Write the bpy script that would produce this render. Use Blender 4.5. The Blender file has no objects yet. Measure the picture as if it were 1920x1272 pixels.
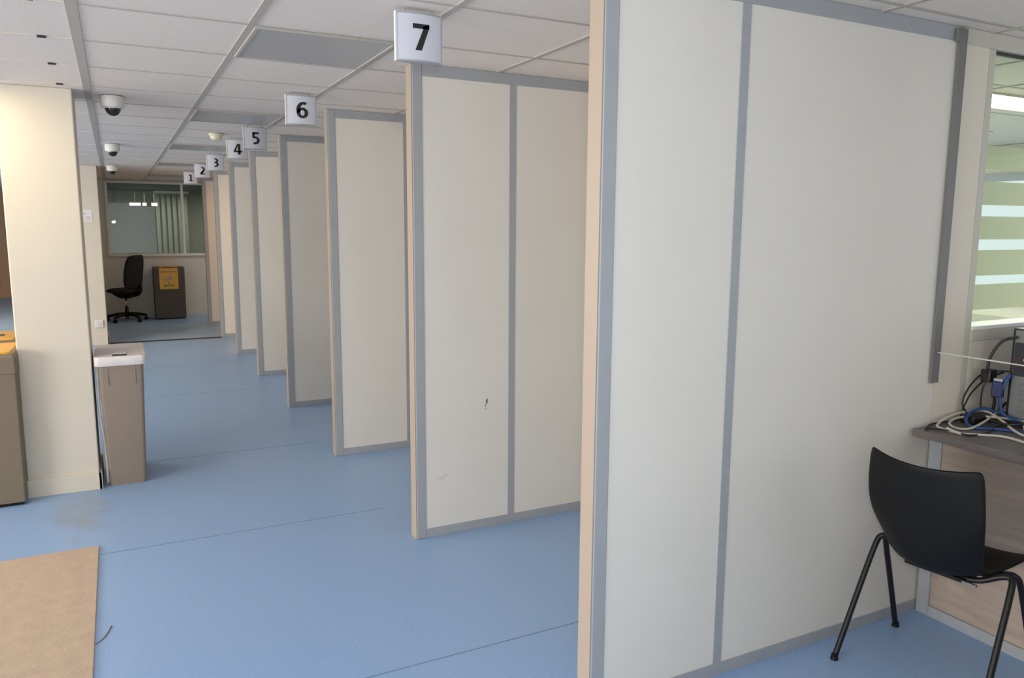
import bpy, bmesh, math, random
from mathutils import Vector, Matrix, Euler

random.seed(4)
R = math.radians
scene = bpy.context.scene
COL = scene.collection

# ------------------------------------------------------------------ camera
F_PX, PITCH, YAW, ROLL, EYE = 1445.02, 8.2425, 27.1389, 0.33967, 1.55
cam_data = bpy.data.cameras.new('camera')
cam = bpy.data.objects.new('camera', cam_data)
COL.objects.link(cam)
cam_data.sensor_fit = 'HORIZONTAL'
cam_data.sensor_width = 36.0
cam_data.lens = 36.0 * F_PX / 1920.0
cam_data.clip_start = 0.02
cam_data.clip_end = 200
_pi, _ya, _ro = R(PITCH), R(YAW), R(ROLL)
fw = Vector((math.sin(_ya) * math.cos(_pi), math.cos(_ya) * math.cos(_pi), -math.sin(_pi)))
rt = Vector((math.cos(_ya), -math.sin(_ya), 0))
up = rt.cross(fw)
r2 = rt * math.cos(_ro) + up * math.sin(_ro)
u2 = -rt * math.sin(_ro) + up * math.cos(_ro)
cam.matrix_world = Matrix(((r2.x, u2.x, -fw.x, 0), (r2.y, u2.y, -fw.y, 0), (r2.z, u2.z, -fw.z, EYE), (0, 0, 0, 1)))
scene.camera = cam

# ------------------------------------------------------------------ world, exposure
world = bpy.data.worlds.new('world')
scene.world = world
world.use_nodes = True
world.node_tree.nodes['Background'].inputs[0].default_value = (0.90, 0.93, 0.97, 1)
world.node_tree.nodes['Background'].inputs[1].default_value = 0.85
scene.view_settings.view_transform = 'Standard'
scene.view_settings.look = 'None'
scene.view_settings.exposure = 0.52
scene.view_settings.gamma = 1.0
scene.view_settings.use_curve_mapping = False


def area(name, loc, rot, sx, sy, power, color, spread=180):
    l = bpy.data.lights.new(name, 'AREA')
    l.shape = 'RECTANGLE'
    l.size, l.size_y = sx, sy
    l.energy = power
    l.color = color
    l.spread = R(spread)
    o = bpy.data.objects.new(name, l)
    o.location = loc
    o.rotation_euler = rot
    COL.objects.link(o)
    return o


# the photographer's flash, just above and right of the lens
FLASH_ROT = fw.to_track_quat('-Z', 'Y').to_euler()
area('camera_flash', Vector((0, 0, EYE)) + up * 0.10 + rt * 0.02 - fw * 0.02, FLASH_ROT, 0.09, 0.06, 9.5, (0.82, 0.92, 1.0))
# daylight entering from the glazed front behind the photographer
area('front_daylight', (1.2, -2.4, 1.5), (R(88), 0, R(-8)), 4.5, 1.9, 22, (0.80, 0.90, 1.0))
# added fill: unseen warm area lights along the left hall wall
for wy, we in ((0.6, 150), (4.6, 122), (8.6, 76), (12.6, 42)):
    area('hall_fill', (-5.9, wy, 1.35), (0, R(-90), 0), 1.5, 3.0, we, (1.0, 0.92, 0.82))

# ------------------------------------------------------------------ dimensions
CEIL = 2.29
XE, XM = 1.26, 2.845          # open end of the partitions, line of the counters
Y8, STEP = 1.897, 1.585
TILE = 0.5858
GX, GY = 0.5015, 3.706        # ceiling grid origin
BACKY = 14.43


# ------------------------------------------------------------------ materials
def new_mat(name):
    m = bpy.data.materials.new(name)
    m.use_nodes = True
    nt = m.node_tree
    b = nt.nodes['Principled BSDF']
    return m, nt, b


def mat(name, col, rough=0.5, metal=0.0, var=0.0, scale=6.0, bump=0.0, bscale=200.0, spec=0.5, detail=4):
    m, nt, b = new_mat(name)
    b.inputs['Base Color'].default_value = (*col, 1)
    b.inputs['Roughness'].default_value = rough
    b.inputs['Metallic'].default_value = metal
    b.inputs['Specular IOR Level'].default_value = spec
    tc = nt.nodes.new('ShaderNodeTexCoord')
    if var > 0:
        n = nt.nodes.new('ShaderNodeTexNoise')
        n.inputs['Scale'].default_value = scale
        n.inputs['Detail'].default_value = detail
        nt.links.new(tc.outputs['Object'], n.inputs['Vector'])
        r = nt.nodes.new('ShaderNodeValToRGB')
        r.color_ramp.elements[0].position = 0.3
        r.color_ramp.elements[1].position = 0.7
        r.color_ramp.elements[0].color = (*[c * (1 - var) for c in col], 1)
        r.color_ramp.elements[1].color = (*[min(1, c * (1 + var)) for c in col], 1)
        nt.links.new(n.outputs['Fac'], r.inputs['Fac'])
        nt.links.new(r.outputs['Color'], b.inputs['Base Color'])
    if bump > 0:
        n2 = nt.nodes.new('ShaderNodeTexNoise')
        n2.inputs['Scale'].default_value = bscale
        nt.links.new(tc.outputs['Object'], n2.inputs['Vector'])
        bp = nt.nodes.new('ShaderNodeBump')
        bp.inputs['Strength'].default_value = bump
        bp.inputs['Distance'].default_value = 0.002
        nt.links.new(n2.outputs['Fac'], bp.inputs['Height'])
        nt.links.new(bp.outputs['Normal'], b.inputs['Normal'])
    return m


def emit(name, col, s):
    m, nt, b = new_mat(name)
    b.inputs['Base Color'].default_value = (*col, 1)
    b.inputs['Emission Color'].default_value = (*col, 1)
    b.inputs['Emission Strength'].default_value = s
    return m


def glass(name, tint, refl=0.06, rough=0.0):
    m, nt, b = new_mat(name)
    nt.nodes.remove(b)
    out = nt.nodes['Material Output']
    t = nt.nodes.new('ShaderNodeBsdfTransparent')
    t.inputs[0].default_value = (*tint, 1)
    g = nt.nodes.new('ShaderNodeBsdfGlossy')
    g.inputs['Roughness'].default_value = rough
    fr = nt.nodes.new('ShaderNodeFresnel')
    fr.inputs['IOR'].default_value = 1.5
    mr = nt.nodes.new('ShaderNodeMath')
    mr.operation = 'MULTIPLY'
    mr.inputs[1].default_value = refl / 0.08
    nt.links.new(fr.outputs[0], mr.inputs[0])
    mx = nt.nodes.new('ShaderNodeMixShader')
    geo = nt.nodes.new('ShaderNodeNewGeometry')
    inv = nt.nodes.new('ShaderNodeMath')
    inv.operation = 'SUBTRACT'
    inv.inputs[0].default_value = 1.0
    nt.links.new(geo.outputs['Backfacing'], inv.inputs[1])
    ml = nt.nodes.new('ShaderNodeMath')
    ml.operation = 'MULTIPLY'
    nt.links.new(mr.outputs[0], ml.inputs[0])
    nt.links.new(inv.outputs[0], ml.inputs[1])
    nt.links.new(ml.outputs[0], mx.inputs[0])
    nt.links.new(t.outputs[0], mx.inputs[1])
    nt.links.new(g.outputs[0], mx.inputs[2])
    nt.links.new(mx.outputs[0], out.inputs[0])
    return m


def frosted(name, col):
    m, nt, b = new_mat(name)
    nt.nodes.remove(b)
    out = nt.nodes['Material Output']
    t = nt.nodes.new('ShaderNodeBsdfTranslucent')
    t.inputs[0].default_value = (*col, 1)
    d = nt.nodes.new('ShaderNodeBsdfDiffuse')
    d.inputs[0].default_value = (*col, 1)
    tr = nt.nodes.new('ShaderNodeBsdfTransparent')
    mx = nt.nodes.new('ShaderNodeMixShader')
    mx.inputs[0].default_value = 0.45
    mx2 = nt.nodes.new('ShaderNodeMixShader')
    mx2.inputs[0].default_value = 0.12
    nt.links.new(t.outputs[0], mx.inputs[1])
    nt.links.new(d.outputs[0], mx.inputs[2])
    nt.links.new(mx.outputs[0], mx2.inputs[1])
    nt.links.new(tr.outputs[0], mx2.inputs[2])
    nt.links.new(mx2.outputs[0], out.inputs[0])
    return m


def floor_material():
    m, nt, b = new_mat('blue vinyl')
    tc = nt.nodes.new('ShaderNodeTexCoord')
    # fine granules
    n = nt.nodes.new('ShaderNodeTexNoise')
    n.inputs['Scale'].default_value = 140
    n.inputs['Detail'].default_value = 3
    nt.links.new(tc.outputs['Object'], n.inputs['Vector'])
    r = nt.nodes.new('ShaderNodeValToRGB')
    e = r.color_ramp.elements
    e[0].position, e[0].color = 0.36, (0.240, 0.388, 0.645, 1)
    e[1].position, e[1].color = 0.64, (0.310, 0.475, 0.740, 1)
    nt.links.new(n.outputs['Fac'], r.inputs['Fac'])
    # wide cloudy wear
    n2 = nt.nodes.new('ShaderNodeTexNoise')
    n2.inputs['Scale'].default_value = 0.9
    n2.inputs['Detail'].default_value = 5
    nt.links.new(tc.outputs['Object'], n2.inputs['Vector'])
    mx = nt.nodes.new('ShaderNodeMix')
    mx.data_type = 'RGBA'
    mr = nt.nodes.new('ShaderNodeMapRange')
    mr.inputs[1].default_value, mr.inputs[2].default_value = 0.42, 0.75
    mr.inputs[3].default_value, mr.inputs[4].default_value = 0.0, 0.30
    nt.links.new(n2.outputs['Fac'], mr.inputs[0])
    nt.links.new(mr.outputs[0], mx.inputs[0])
    nt.links.new(r.outputs['Color'], mx.inputs[6])
    mx.inputs[7].default_value = (0.33, 0.45, 0.62, 1)
    # brown grime patch in front of the square column
    sep = nt.nodes.new('ShaderNodeVectorMath')
    sep.operation = 'DISTANCE'
    mp = nt.nodes.new('ShaderNodeMapping')
    mp.inputs['Scale'].default_value = (2.6, 1.3, 1)
    nt.links.new(tc.outputs['Object'], mp.inputs['Vector'])
    nt.links.new(mp.outputs[0], sep.inputs[0])
    sep.inputs[1].default_value = (-0.24 * 2.6, 4.62 * 1.3, 0)
    n3 = nt.nodes.new('ShaderNodeTexNoise')
    n3.inputs['Scale'].default_value = 7
    n3.inputs['Detail'].default_value = 6
    nt.links.new(tc.outputs['Object'], n3.inputs['Vector'])
    ad = nt.nodes.new('ShaderNodeMath')
    ad.operation = 'MULTIPLY_ADD'
    ad.inputs[1].default_value = 0.9
    nt.links.new(n3.outputs['Fac'], ad.inputs[0])
    nt.links.new(sep.outputs['Value'], ad.inputs[2])
    mr2 = nt.nodes.new('ShaderNodeMapRange')
    mr2.inputs[1].default_value, mr2.inputs[2].default_value = 0.45, 0.95
    mr2.inputs[3].default_value, mr2.inputs[4].default_value = 0.5, 0.0
    nt.links.new(ad.outputs[0], mr2.inputs[0])
    mx2 = nt.nodes.new('ShaderNodeMix')
    mx2.data_type = 'RGBA'
    nt.links.new(mr2.outputs[0], mx2.inputs[0])
    nt.links.new(mx.outputs[2], mx2.inputs[6])
    mx2.inputs[7].default_value = (0.26, 0.25, 0.21, 1)
    nt.links.new(mx2.outputs[2], b.inputs['Base Color'])
    b.inputs['Roughness'].default_value = 0.36
    b.inputs['Specular IOR Level'].default_value = 0.42
    bp = nt.nodes.new('ShaderNodeBump')
    bp.inputs['Strength'].default_value = 0.25
    bp.inputs['Distance'].default_value = 0.001
    n4 = nt.nodes.new('ShaderNodeTexNoise')
    n4.inputs['Scale'].default_value = 90
    nt.links.new(tc.outputs['Object'], n4.inputs['Vector'])
    nt.links.new(n4.outputs['Fac'], bp.inputs['Height'])
    nt.links.new(bp.outputs['Normal'], b.inputs['Normal'])
    return m


def wood_material(name, c1, c2, scale=(1.2, 1.2, 22), rough=0.5):
    m, nt, b = new_mat(name)
    tc = nt.nodes.new('ShaderNodeTexCoord')
    mp = nt.nodes.new('ShaderNodeMapping')
    mp.inputs['Scale'].default_value = scale
    nt.links.new(tc.outputs['Object'], mp.inputs['Vector'])
    n = nt.nodes.new('ShaderNodeTexNoise')
    n.inputs['Scale'].default_value = 2.2
    n.inputs['Detail'].default_value = 7
    n.inputs['Distortion'].default_value = 0.6
    nt.links.new(mp.outputs[0], n.inputs['Vector'])
    r = nt.nodes.new('ShaderNodeValToRGB')
    r.color_ramp.elements[0].position = 0.3
    r.color_ramp.elements[1].position = 0.7
    r.color_ramp.elements[0].color = (*c1, 1)
    r.color_ramp.elements[1].color = (*c2, 1)
    nt.links.new(n.outputs['Fac'], r.inputs['Fac'])
    nt.links.new(r.outputs['Color'], b.inputs['Base Color'])
    b.inputs['Roughness'].default_value = rough
    return m


M = {}
M['floor'] = floor_material()
M['laminate'] = mat('cream laminate', (0.75, 0.715, 0.65), 0.42, var=0.015, scale=3, spec=0.35)
M['alu'] = mat('satin aluminium', (0.38, 0.395, 0.415), 0.5, metal=0.1, spec=0.4, var=0.03, scale=14)
M['alu_dark'] = mat('grey channel', (0.20, 0.195, 0.185), 0.5, metal=0.3)
M['endcap'] = mat('beige end profile', (0.42, 0.335, 0.26), 0.45)
M['tile'] = mat('ceiling tile', (0.80, 0.725, 0.665), 0.9, var=0.05, scale=120, bump=0.3, bscale=260)
M['grid'] = mat('ceiling grid paint', (0.47, 0.435, 0.385), 0.55)
M['cut'] = mat('tile groove', (0.38, 0.37, 0.35), 0.8)  # plain grey for grooves between tiles
M['paint'] = mat('warm white paint', (0.70, 0.64, 0.53), 0.6, var=0.01, scale=2)
M['paint_grey'] = mat('off white wall paint', (0.72, 0.70, 0.64), 0.7)
M['frame'] = mat('beige lacquered frame', (0.56, 0.53, 0.45), 0.45)
M['wallpanel'] = mat('pale wall panel', (0.74, 0.67, 0.57), 0.5)
M['white'] = mat('white paint', (0.80, 0.80, 0.78), 0.4)
M['sign_white'] = mat('sign face', (0.66, 0.665, 0.72), 0.3)
M['ink'] = mat('black print', (0.012, 0.011, 0.012), 0.5)
M['cam_white'] = mat('camera housing', (0.70, 0.69, 0.65), 0.4)
M['dome'] = mat('smoked dome', (0.012, 0.010, 0.012), 0.06, spec=0.7)
M['cream'] = mat('yellowed plastic', (0.72, 0.69, 0.50), 0.5)
M['light_off'] = mat('unlit diffuser', (0.40, 0.395, 0.395), 0.35)
M['lamp_warm'] = emit('warm lit diffuser', (1.0, 0.84, 0.60), 5.0)
M['lamp_cool'] = emit('lit diffuser', (1.0, 0.93, 0.80), 5.0)
M['taupe'] = mat('taupe plastic', (0.285, 0.225, 0.175), 0.45, bump=0.15, bscale=300)
M['taupe_lite'] = mat('taupe plastic rim', (0.40, 0.34, 0.27), 0.45)
M['box_brown'] = mat('brown cardboard board', (0.095, 0.080, 0.066), 0.55)
M['box_olive'] = mat('olive brown board', (0.19, 0.150, 0.10), 0.6)
M['yellow'] = mat('orange yellow plastic', (0.85, 0.43, 0.02), 0.22)
M['bin_lid'] = mat('pale pinkish lid', (0.73, 0.69, 0.69), 0.4, var=0.05, scale=20)
M['mat'] = mat('sand coloured matting', (0.52, 0.40, 0.30), 0.95, var=0.07, scale=16, bump=0.7, bscale=260)
M['black'] = mat('black plastic shell', (0.006, 0.006, 0.0065), 0.5, spec=0.25, bump=0.1, bscale=500)
M['black_metal'] = mat('black tube', (0.008, 0.008, 0.009), 0.38, spec=0.35)
M['fabric'] = mat('black fabric', (0.010, 0.010, 0.011), 0.9, bump=0.3, bscale=600)
M['chrome'] = mat('chrome', (0.6, 0.6, 0.62), 0.18, metal=1.0)
M['desk'] = mat('grey brown desktop', (0.155, 0.135, 0.13), 0.42, var=0.06, scale=30)
M['oak'] = wood_material('limed oak laminate', (0.36, 0.285, 0.235), (0.46, 0.37, 0.305), (1.0, 1.5, 14))
M['brown_wood'] = wood_material('brown wood wall', (0.36, 0.20, 0.11), (0.46, 0.27, 0.15), (8, 8, 1))
M['cable_white'] = mat('pale cable', (0.58, 0.54, 0.46), 0.45)
M['cable_blue'] = mat('blue cable', (0.02, 0.075, 0.25), 0.4)
M['plug_blue'] = mat('dark blue connector', (0.004, 0.012, 0.09), 0.4)
M['cable_black'] = mat('black cable', (0.012, 0.012, 0.013), 0.4)
M['pc_metal'] = mat('grey pc casing', (0.24, 0.26, 0.26), 0.4, metal=0.4)
M['red_led'] = emit('red led', (1.0, 0.05, 0.03), 2.0)
M['glass'] = glass('window glass', (0.80, 0.88, 0.84))
M['glass_clear'] = glass('clear screen', (0.99, 0.99, 0.985), 0.04)
M['glass_edge'] = mat('glass edge', (0.60, 0.62, 0.56), 0.3)
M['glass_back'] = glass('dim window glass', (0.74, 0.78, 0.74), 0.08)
M['frost'] = frosted('frosted film', (0.92, 0.885, 0.74))
M['stain'] = mat('brown stain', (0.30, 0.20, 0.12), 0.8, var=0.3, scale=300)
M['stain_dark'] = mat('dark chip', (0.06, 0.05, 0.04), 0.8)
M['smudge'] = mat('pinkish grey smudge', (0.68, 0.635, 0.58), 0.55)
M['groove'] = mat('dark groove', (0.03, 0.03, 0.035), 0.7)
M['seam'] = mat('vinyl seam', (0.16, 0.26, 0.38), 0.5)
M['blind'] = mat('vertical blind cloth', (0.44, 0.45, 0.40), 0.8)
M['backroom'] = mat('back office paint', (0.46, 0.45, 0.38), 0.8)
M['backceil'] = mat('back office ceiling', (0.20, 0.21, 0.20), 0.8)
M['outdoor'] = mat('pale render outside', (0.7, 0.72, 0.66), 0.9)
M['leaf'] = mat('green leaves', (0.16, 0.32, 0.08), 0.8, var=0.4, scale=8)


# ------------------------------------------------------------------ mesh helpers
def link(name, bm, material, parent=None, smooth=False, bevel=0.0, loc=None):
    me = bpy.data.meshes.new(name)
    bm.normal_update()
    bm.to_mesh(me)
    bm.free()
    for mm in (material if isinstance(material, (list, tuple)) else [material]):
        me.materials.append(mm)
    if smooth:
        for p in me.polygons:
            p.use_smooth = True
    o = bpy.data.objects.new(name, me)
    COL.objects.link(o)
    if parent:
        o.parent = parent
    if loc is not None:
        o.location = loc
    if bevel > 0:
        b = o.modifiers.new('bevel', 'BEVEL')
        b.width = bevel
        b.segments = 2
        b.limit_method = 'ANGLE'
        b.angle_limit = R(40)
    return o


def add_box(bm, a, b, mi=0):
    x0, y0, z0 = a
    x1, y1, z1 = b
    v = [bm.verts.new(p) for p in ((x0, y0, z0), (x1, y0, z0), (x1, y1, z0), (x0, y1, z0),
                                   (x0, y0, z1), (x1, y0, z1), (x1, y1, z1), (x0, y1, z1))]
    for f in ((3, 2, 1, 0), (4, 5, 6, 7), (0, 1, 5, 4), (1, 2, 6, 5), (2, 3, 7, 6), (3, 0, 4, 7)):
        fc = bm.faces.new([v[i] for i in f])
        fc.material_index = mi
    return v


def box(name, a, b, material, parent=None, bevel=0.0):
    bm = bmesh.new()
    add_box(bm, a, b)
    return link(name, bm, material, parent, bevel=bevel)


def boxes(name, lst, material, parent=None, bevel=0.0):
    bm = bmesh.new()
    for a, b in lst:
        add_box(bm, a, b)
    return link(name, bm, material, parent, bevel=bevel)


def add_lathe(bm, prof, seg=32, axis=(0, 0)):
    rings = []
    for r, z in prof:
        if r < 1e-6:
            rings.append([bm.verts.new((axis[0], axis[1], z))])
        else:
            rings.append([bm.verts.new((axis[0] + r * math.cos(2 * math.pi * i / seg), axis[1] + r * math.sin(2 * math.pi * i / seg), z)) for i in range(seg)])
    for a, b in zip(rings, rings[1:]):
        for i in range(seg):
            j = (i + 1) % seg
            if len(a) == 1 and len(b) == 1:
                continue
            if len(a) == 1:
                bm.faces.new((a[0], b[i], b[j]))
            elif len(b) == 1:
                bm.faces.new((a[i], b[0], a[j]))
            else:
                bm.faces.new((a[i], b[i], b[j], a[j]))
    bmesh.ops.recalc_face_normals(bm, faces=bm.faces)


def spline(pts, n=6, closed=False):
    P = [Vector(p) for p in pts]
    out = []
    for i in range(len(P) - 1):
        p0 = P[max(i - 1, 0)]
        p1, p2 = P[i], P[i + 1]
        p3 = P[min(i + 2, len(P) - 1)]
        for k in range(n):
            t = k / n
            out.append(0.5 * ((2 * p1) + (-p0 + p2) * t + (2 * p0 - 5 * p1 + 4 * p2 - p3) * t * t + (-p0 + 3 * p1 - 3 * p2 + p3) * t ** 3))
    out.append(P[-1])
    return out


def add_tube(bm, path, r, seg=10, cap=True):
    path = [Vector(p) for p in path]
    rings = []
    prev = None
    for i, p in enumerate(path):
        t = (path[min(i + 1, len(path) - 1)] - path[max(i - 1, 0)]).normalized()
        if prev is None:
            n = t.orthogonal().normalized()
        else:
            n = (prev - t * prev.dot(t))
            n = n.normalized() if n.length > 1e-6 else t.orthogonal().normalized()
        prev = n
        b = t.cross(n)
        rr = r[i] if isinstance(r, (list, tuple)) else r
        rings.append([bm.verts.new(p + (n * math.cos(2 * math.pi * k / seg) + b * math.sin(2 * math.pi * k / seg)) * rr) for k in range(seg)])
    for a, b in zip(rings, rings[1:]):
        for k in range(seg):
            j = (k + 1) % seg
            bm.faces.new((a[k], a[j], b[j], b[k]))
    if cap:
        bm.faces.new(list(reversed(rings[0])))
        bm.faces.new(rings[-1])
    bmesh.ops.recalc_face_normals(bm, faces=bm.faces)


def rounded_rect(w, d, r, n=6):
    pts = []
    for cx, cy, a0 in ((w / 2 - r, d / 2 - r, 0), (-w / 2 + r, d / 2 - r, 90), (-w / 2 + r, -d / 2 + r, 180), (w / 2 - r, -d / 2 + r, 270)):
        for k in range(n + 1):
            a = R(a0 + 90 * k / n)
            pts.append((cx + r * math.cos(a), cy + r * math.sin(a)))
    return pts


def add_loft(bm, sections, cap=True):
    rings = [[bm.verts.new(p) for p in s] for s in sections]
    n = len(rings[0])
    for a, b in zip(rings, rings[1:]):
        for k in range(n):
            j = (k + 1) % n
            bm.faces.new((a[k], a[j], b[j], b[k]))
    if cap:
        bm.faces.new(list(reversed(rings[0])))
        bm.faces.new(rings[-1])
    bmesh.ops.recalc_face_normals(bm, faces=bm.faces)


def thing(name, label, cat, loc=(0, 0, 0), rotz=0.0, group=None):
    o = bpy.data.objects.new(name, None)
    COL.objects.link(o)
    o.empty_display_size = 0.1
    o.location = loc
    o.rotation_euler = (0, 0, rotz)
    o['label'] = label
    o['category'] = cat
    if group:
        o['group'] = group
    return o


def tag(o, label, cat, group=None):
    o['label'] = label
    o['category'] = cat
    if group:
        o['group'] = group
    return o


def structure(o, label=None):
    o['kind'] = 'structure'
    if label:
        o['label'] = label
    return o


def copy_thing(o, label=None):
    r = o.copy()
    COL.objects.link(r)
    for ch in list(o.children):
        c = ch.copy()
        COL.objects.link(c)
        c.parent = r
        for g in list(ch.children):
            d = g.copy()
            COL.objects.link(d)
            d.parent = c
    if label:
        r['label'] = label
    return r


def text_mesh(name, body, size, material, parent, loc, rot, bold=0.0, extrude=0.0008, align='CENTER'):
    cu = bpy.data.curves.new(name, 'FONT')
    cu.body = body
    cu.size = size
    cu.align_x = align
    cu.align_y = 'CENTER'
    cu.offset = bold
    cu.extrude = extrude
    tmp = bpy.data.objects.new(name + '_tmp', cu)
    COL.objects.link(tmp)
    bpy.context.view_layer.update()
    me = bpy.data.meshes.new_from_object(tmp.evaluated_get(bpy.context.evaluated_depsgraph_get()))
    bpy.data.objects.remove(tmp)
    me.materials.clear()
    me.materials.append(material)
    o = bpy.data.objects.new(name, me)
    COL.objects.link(o)
    o.location = loc
    o.rotation_euler = rot
    o.parent = parent
    return o


# ================================================================== STRUCTURE
floor = structure(box('floor', (-7, -1.5, -0.08), (8, 26, 0.0), M['floor']))
# thin welded seams across the vinyl
seams = []
for y in (2.43, 3.98, 5.48, 7.6, 9.2, 10.7):
    seams.append(((-0.15, y - 0.003, 0.0), (XE - 0.02, y + 0.003, 0.0006)))
seams.append(((XE - 0.02, 2.427, 0.0), (XM, 2.433, 0.0006)))
structure(boxes('trim_1', seams, M['seam']), 'thin welded seams in the blue vinyl floor')
structure(boxes('trim_2', [((-0.13, 11.33, 0.0), (XE - 0.005, 11.42, 0.006))], M['groove']), 'dark threshold strip across the floor at the far end')

# ceiling: slab of tiles, with the visible T grid hanging just under it
structure(box('ceiling', (-7, -1.0, CEIL + 0.004), (8, 22, CEIL + 0.12), M['tile']))
bars = []
lines_x = [GX - TILE, GX, GX + TILE, GX + 2 * TILE + 0.03]
for x in lines_x:
    hw_ = 0.019 if x < 0 else 0.013
    bars.append(((x - hw_, -0.8, CEIL), (x + hw_, BACKY, CEIL + 0.006)))
for x in (2.40, 3.02, 3.62, 4.2):
    bars.append(((x - 0.012, -0.8, CEIL), (x + 0.012, BACKY, CEIL + 0.006)))
cross = []
i = -7
while GY + i * TILE < BACKY:
    y = GY + i * TILE
    cross.append(((lines_x[0], y - 0.006, CEIL + 0.0005), (1.95, y + 0.006, CEIL + 0.0065)))
    yy = y - (0.13 if y < 1.99 else 0)
    cross.append(((1.95, yy - 0.008, CEIL + 0.0005), (6, yy + 0.008, CEIL + 0.0065)))
    i += 1
structure(boxes('ceiling_grid', bars + cross, M['grid']), 'grey metal grid lines between the ceiling tiles')
# left bay of the ceiling: pale joints with small black clips
lj, clips = [], []
i = -5
while GY + i * TILE < BACKY:
    y = GY + i * TILE
    lj.append(((-6.5, y - 0.004, CEIL + 0.0005), (lines_x[0], y + 0.004, CEIL + 0.0065)))
    clips.append(((-0.226, y - 0.009, CEIL - 0.003), (-0.194, y + 0.009, CEIL + 0.004)))
    i += 1
lb = structure(boxes('trim_3', lj, M['paint']), 'pale joints between the left ceiling panels')
for a, b in clips[3:9]:
    box('clip', a, b, M['groove'], lb)

# back wall with the internal window: opening x -0.06..1.40(+), z 1.075..2.235
WX0, WX1, WZ0, WZ1 = -0.06, 2.6, 1.075, 2.235
structure(boxes('wall_back', [((-0.5, BACKY, 0), (3.0, BACKY + 0.1, WZ0)),
                              ((-0.5, BACKY, WZ1), (3.0, BACKY + 0.1, CEIL)),
                              ((-0.5, BACKY, WZ0), (WX0, BACKY + 0.1, WZ1)),
                              ((WX1, BACKY, WZ0), (3.0, BACKY + 0.1, WZ1))], M['paint_grey']))
structure(box('baseboard_back', (-0.33, BACKY - 0.015, 0), (2.88, BACKY, 0.10), M['paint_grey'], bevel=0.003))
win2 = structure(boxes('window_2', [((WX0 - 0.04, BACKY - 0.02, WZ1), (WX1, BACKY + 0.05, WZ1 + 0.035)),
                                    ((WX0 - 0.04, BACKY - 0.03, WZ0 - 0.04), (WX1, BACKY + 0.05, WZ0)),
                                    ((WX0 - 0.04, BACKY - 0.02, WZ0), (WX0, BACKY + 0.05, WZ1)),
                                    ((1.045, BACKY - 0.01, WZ0), (1.085, BACKY + 0.04, WZ1))], M['white'], bevel=0.003))
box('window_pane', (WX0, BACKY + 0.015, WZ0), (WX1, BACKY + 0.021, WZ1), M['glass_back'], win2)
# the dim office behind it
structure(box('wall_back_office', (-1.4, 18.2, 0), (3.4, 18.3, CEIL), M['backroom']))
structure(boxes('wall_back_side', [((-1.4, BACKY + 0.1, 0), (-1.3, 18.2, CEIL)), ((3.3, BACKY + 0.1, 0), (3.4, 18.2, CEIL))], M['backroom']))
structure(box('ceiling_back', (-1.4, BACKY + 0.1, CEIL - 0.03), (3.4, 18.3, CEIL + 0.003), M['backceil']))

# left hall
lw = [((-6.1, -1, 0), (-6.0, 22, 0.6)), ((-6.1, -1, 2.1), (-6.0, 22, CEIL)), ((-6.1, -1, 0.6), (-6.0, -0.9, 2.1)), ((-6.1, 14.1, 0.6), (-6.0, 22, 2.1))]
for wy in (2.6, 6.6, 10.6):
    lw.append(((-6.1, wy - 0.5, 0.6), (-6.0, wy + 0.5, 2.1)))
structure(boxes('wall_left', lw, M['paint']))  # openings made for the added fill lights
structure(box('wall_far', (-6.0, 19.5, 0), (-0.35, 19.6, CEIL), M['brown_wood']))
structure(box('wall_left_back', (-0.44, 11.5, 0), (-0.34, BACKY + 0.1, CEIL), M['paint']))

# square column near the bins
col1 = structure(box('pillar', (-0.524, 5.03, 0), (-0.162, 5.42, CEIL + 0.004), M['paint'], bevel=0.006), 'square cream column between the bins')
boxes('baseboard', [((-0.536, 5.016, 0), (-0.150, 5.034, 0.105)), ((-0.166, 5.016, 0), (-0.148, 5.43, 0.105))], M['paint'], col1, bevel=0.002)
col2 = structure(box('pillar', (-0.40, 11.28, 0), (-0.152, 11.60, CEIL + 0.004), M['paint'], bevel=0.006), 'cream column further down beside the threshold')
boxes('baseboard', [((-0.41, 11.265, 0), (-0.140, 11.28, 0.13)), ((-0.155, 11.265, 0), (-0.140, 11.62, 0.13))], M['paint'], col2, bevel=0.002)

# staff side: wall closing the far booths, then the window wall in line with the nearest partition
structure(box('wall_counter', (XM + 0.035, Y8 + 0.12, 0), (XM + 0.095, BACKY, CEIL + 0.003), M['wallpanel']))
PX0 = XM + 0.006
structure(boxes('wall_right', [((PX0 - 0.001, Y8 + 0.004, 0), (3.0145, Y8 + 0.07, 2.237)),
                               ((3.057, Y8 + 0.003, 0), (5.2, Y8 + 0.07, 1.104)),
                               ((4.6, Y8, 1.10), (5.2, Y8 + 0.07, 2.235))], M['wallpanel']))
win1 = structure(boxes('window_1', [((3.0175, Y8 + 0.004, 0), (3.056, Y8 + 0.08, 2.236)),
                                    ((PX0, Y8 - 0.001, 2.236), (5.2, Y8 + 0.08, CEIL + 0.003)),
                                    ((3.056, Y8 - 0.001, 1.105), (4.62, Y8 + 0.08, 1.150)),
                                    ((4.56, Y8 - 0.001, 1.150), (4.62, Y8 + 0.08, 2.236))], M['frame'], bevel=0.002))
box('window_pane', (3.056, Y8 + 0.03, 1.150), (4.56, Y8 + 0.036, 2.236), M['glass'], win1)
box('window_gasket', (3.056, Y8 + 0.020, 2.224), (4.56, Y8 + 0.029, 2.236), M['groove'], win1)
box('window_sill', (3.056, Y8 - 0.004, 1.150), (4.56, Y8 + 0.03, 1.166), M['white'], win1, bevel=0.002)
box('window_sill', (3.056, Y8 + 0.045, 1.150), (4.56, Y8 + 0.12, 1.162), M['white'], win1)
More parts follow.
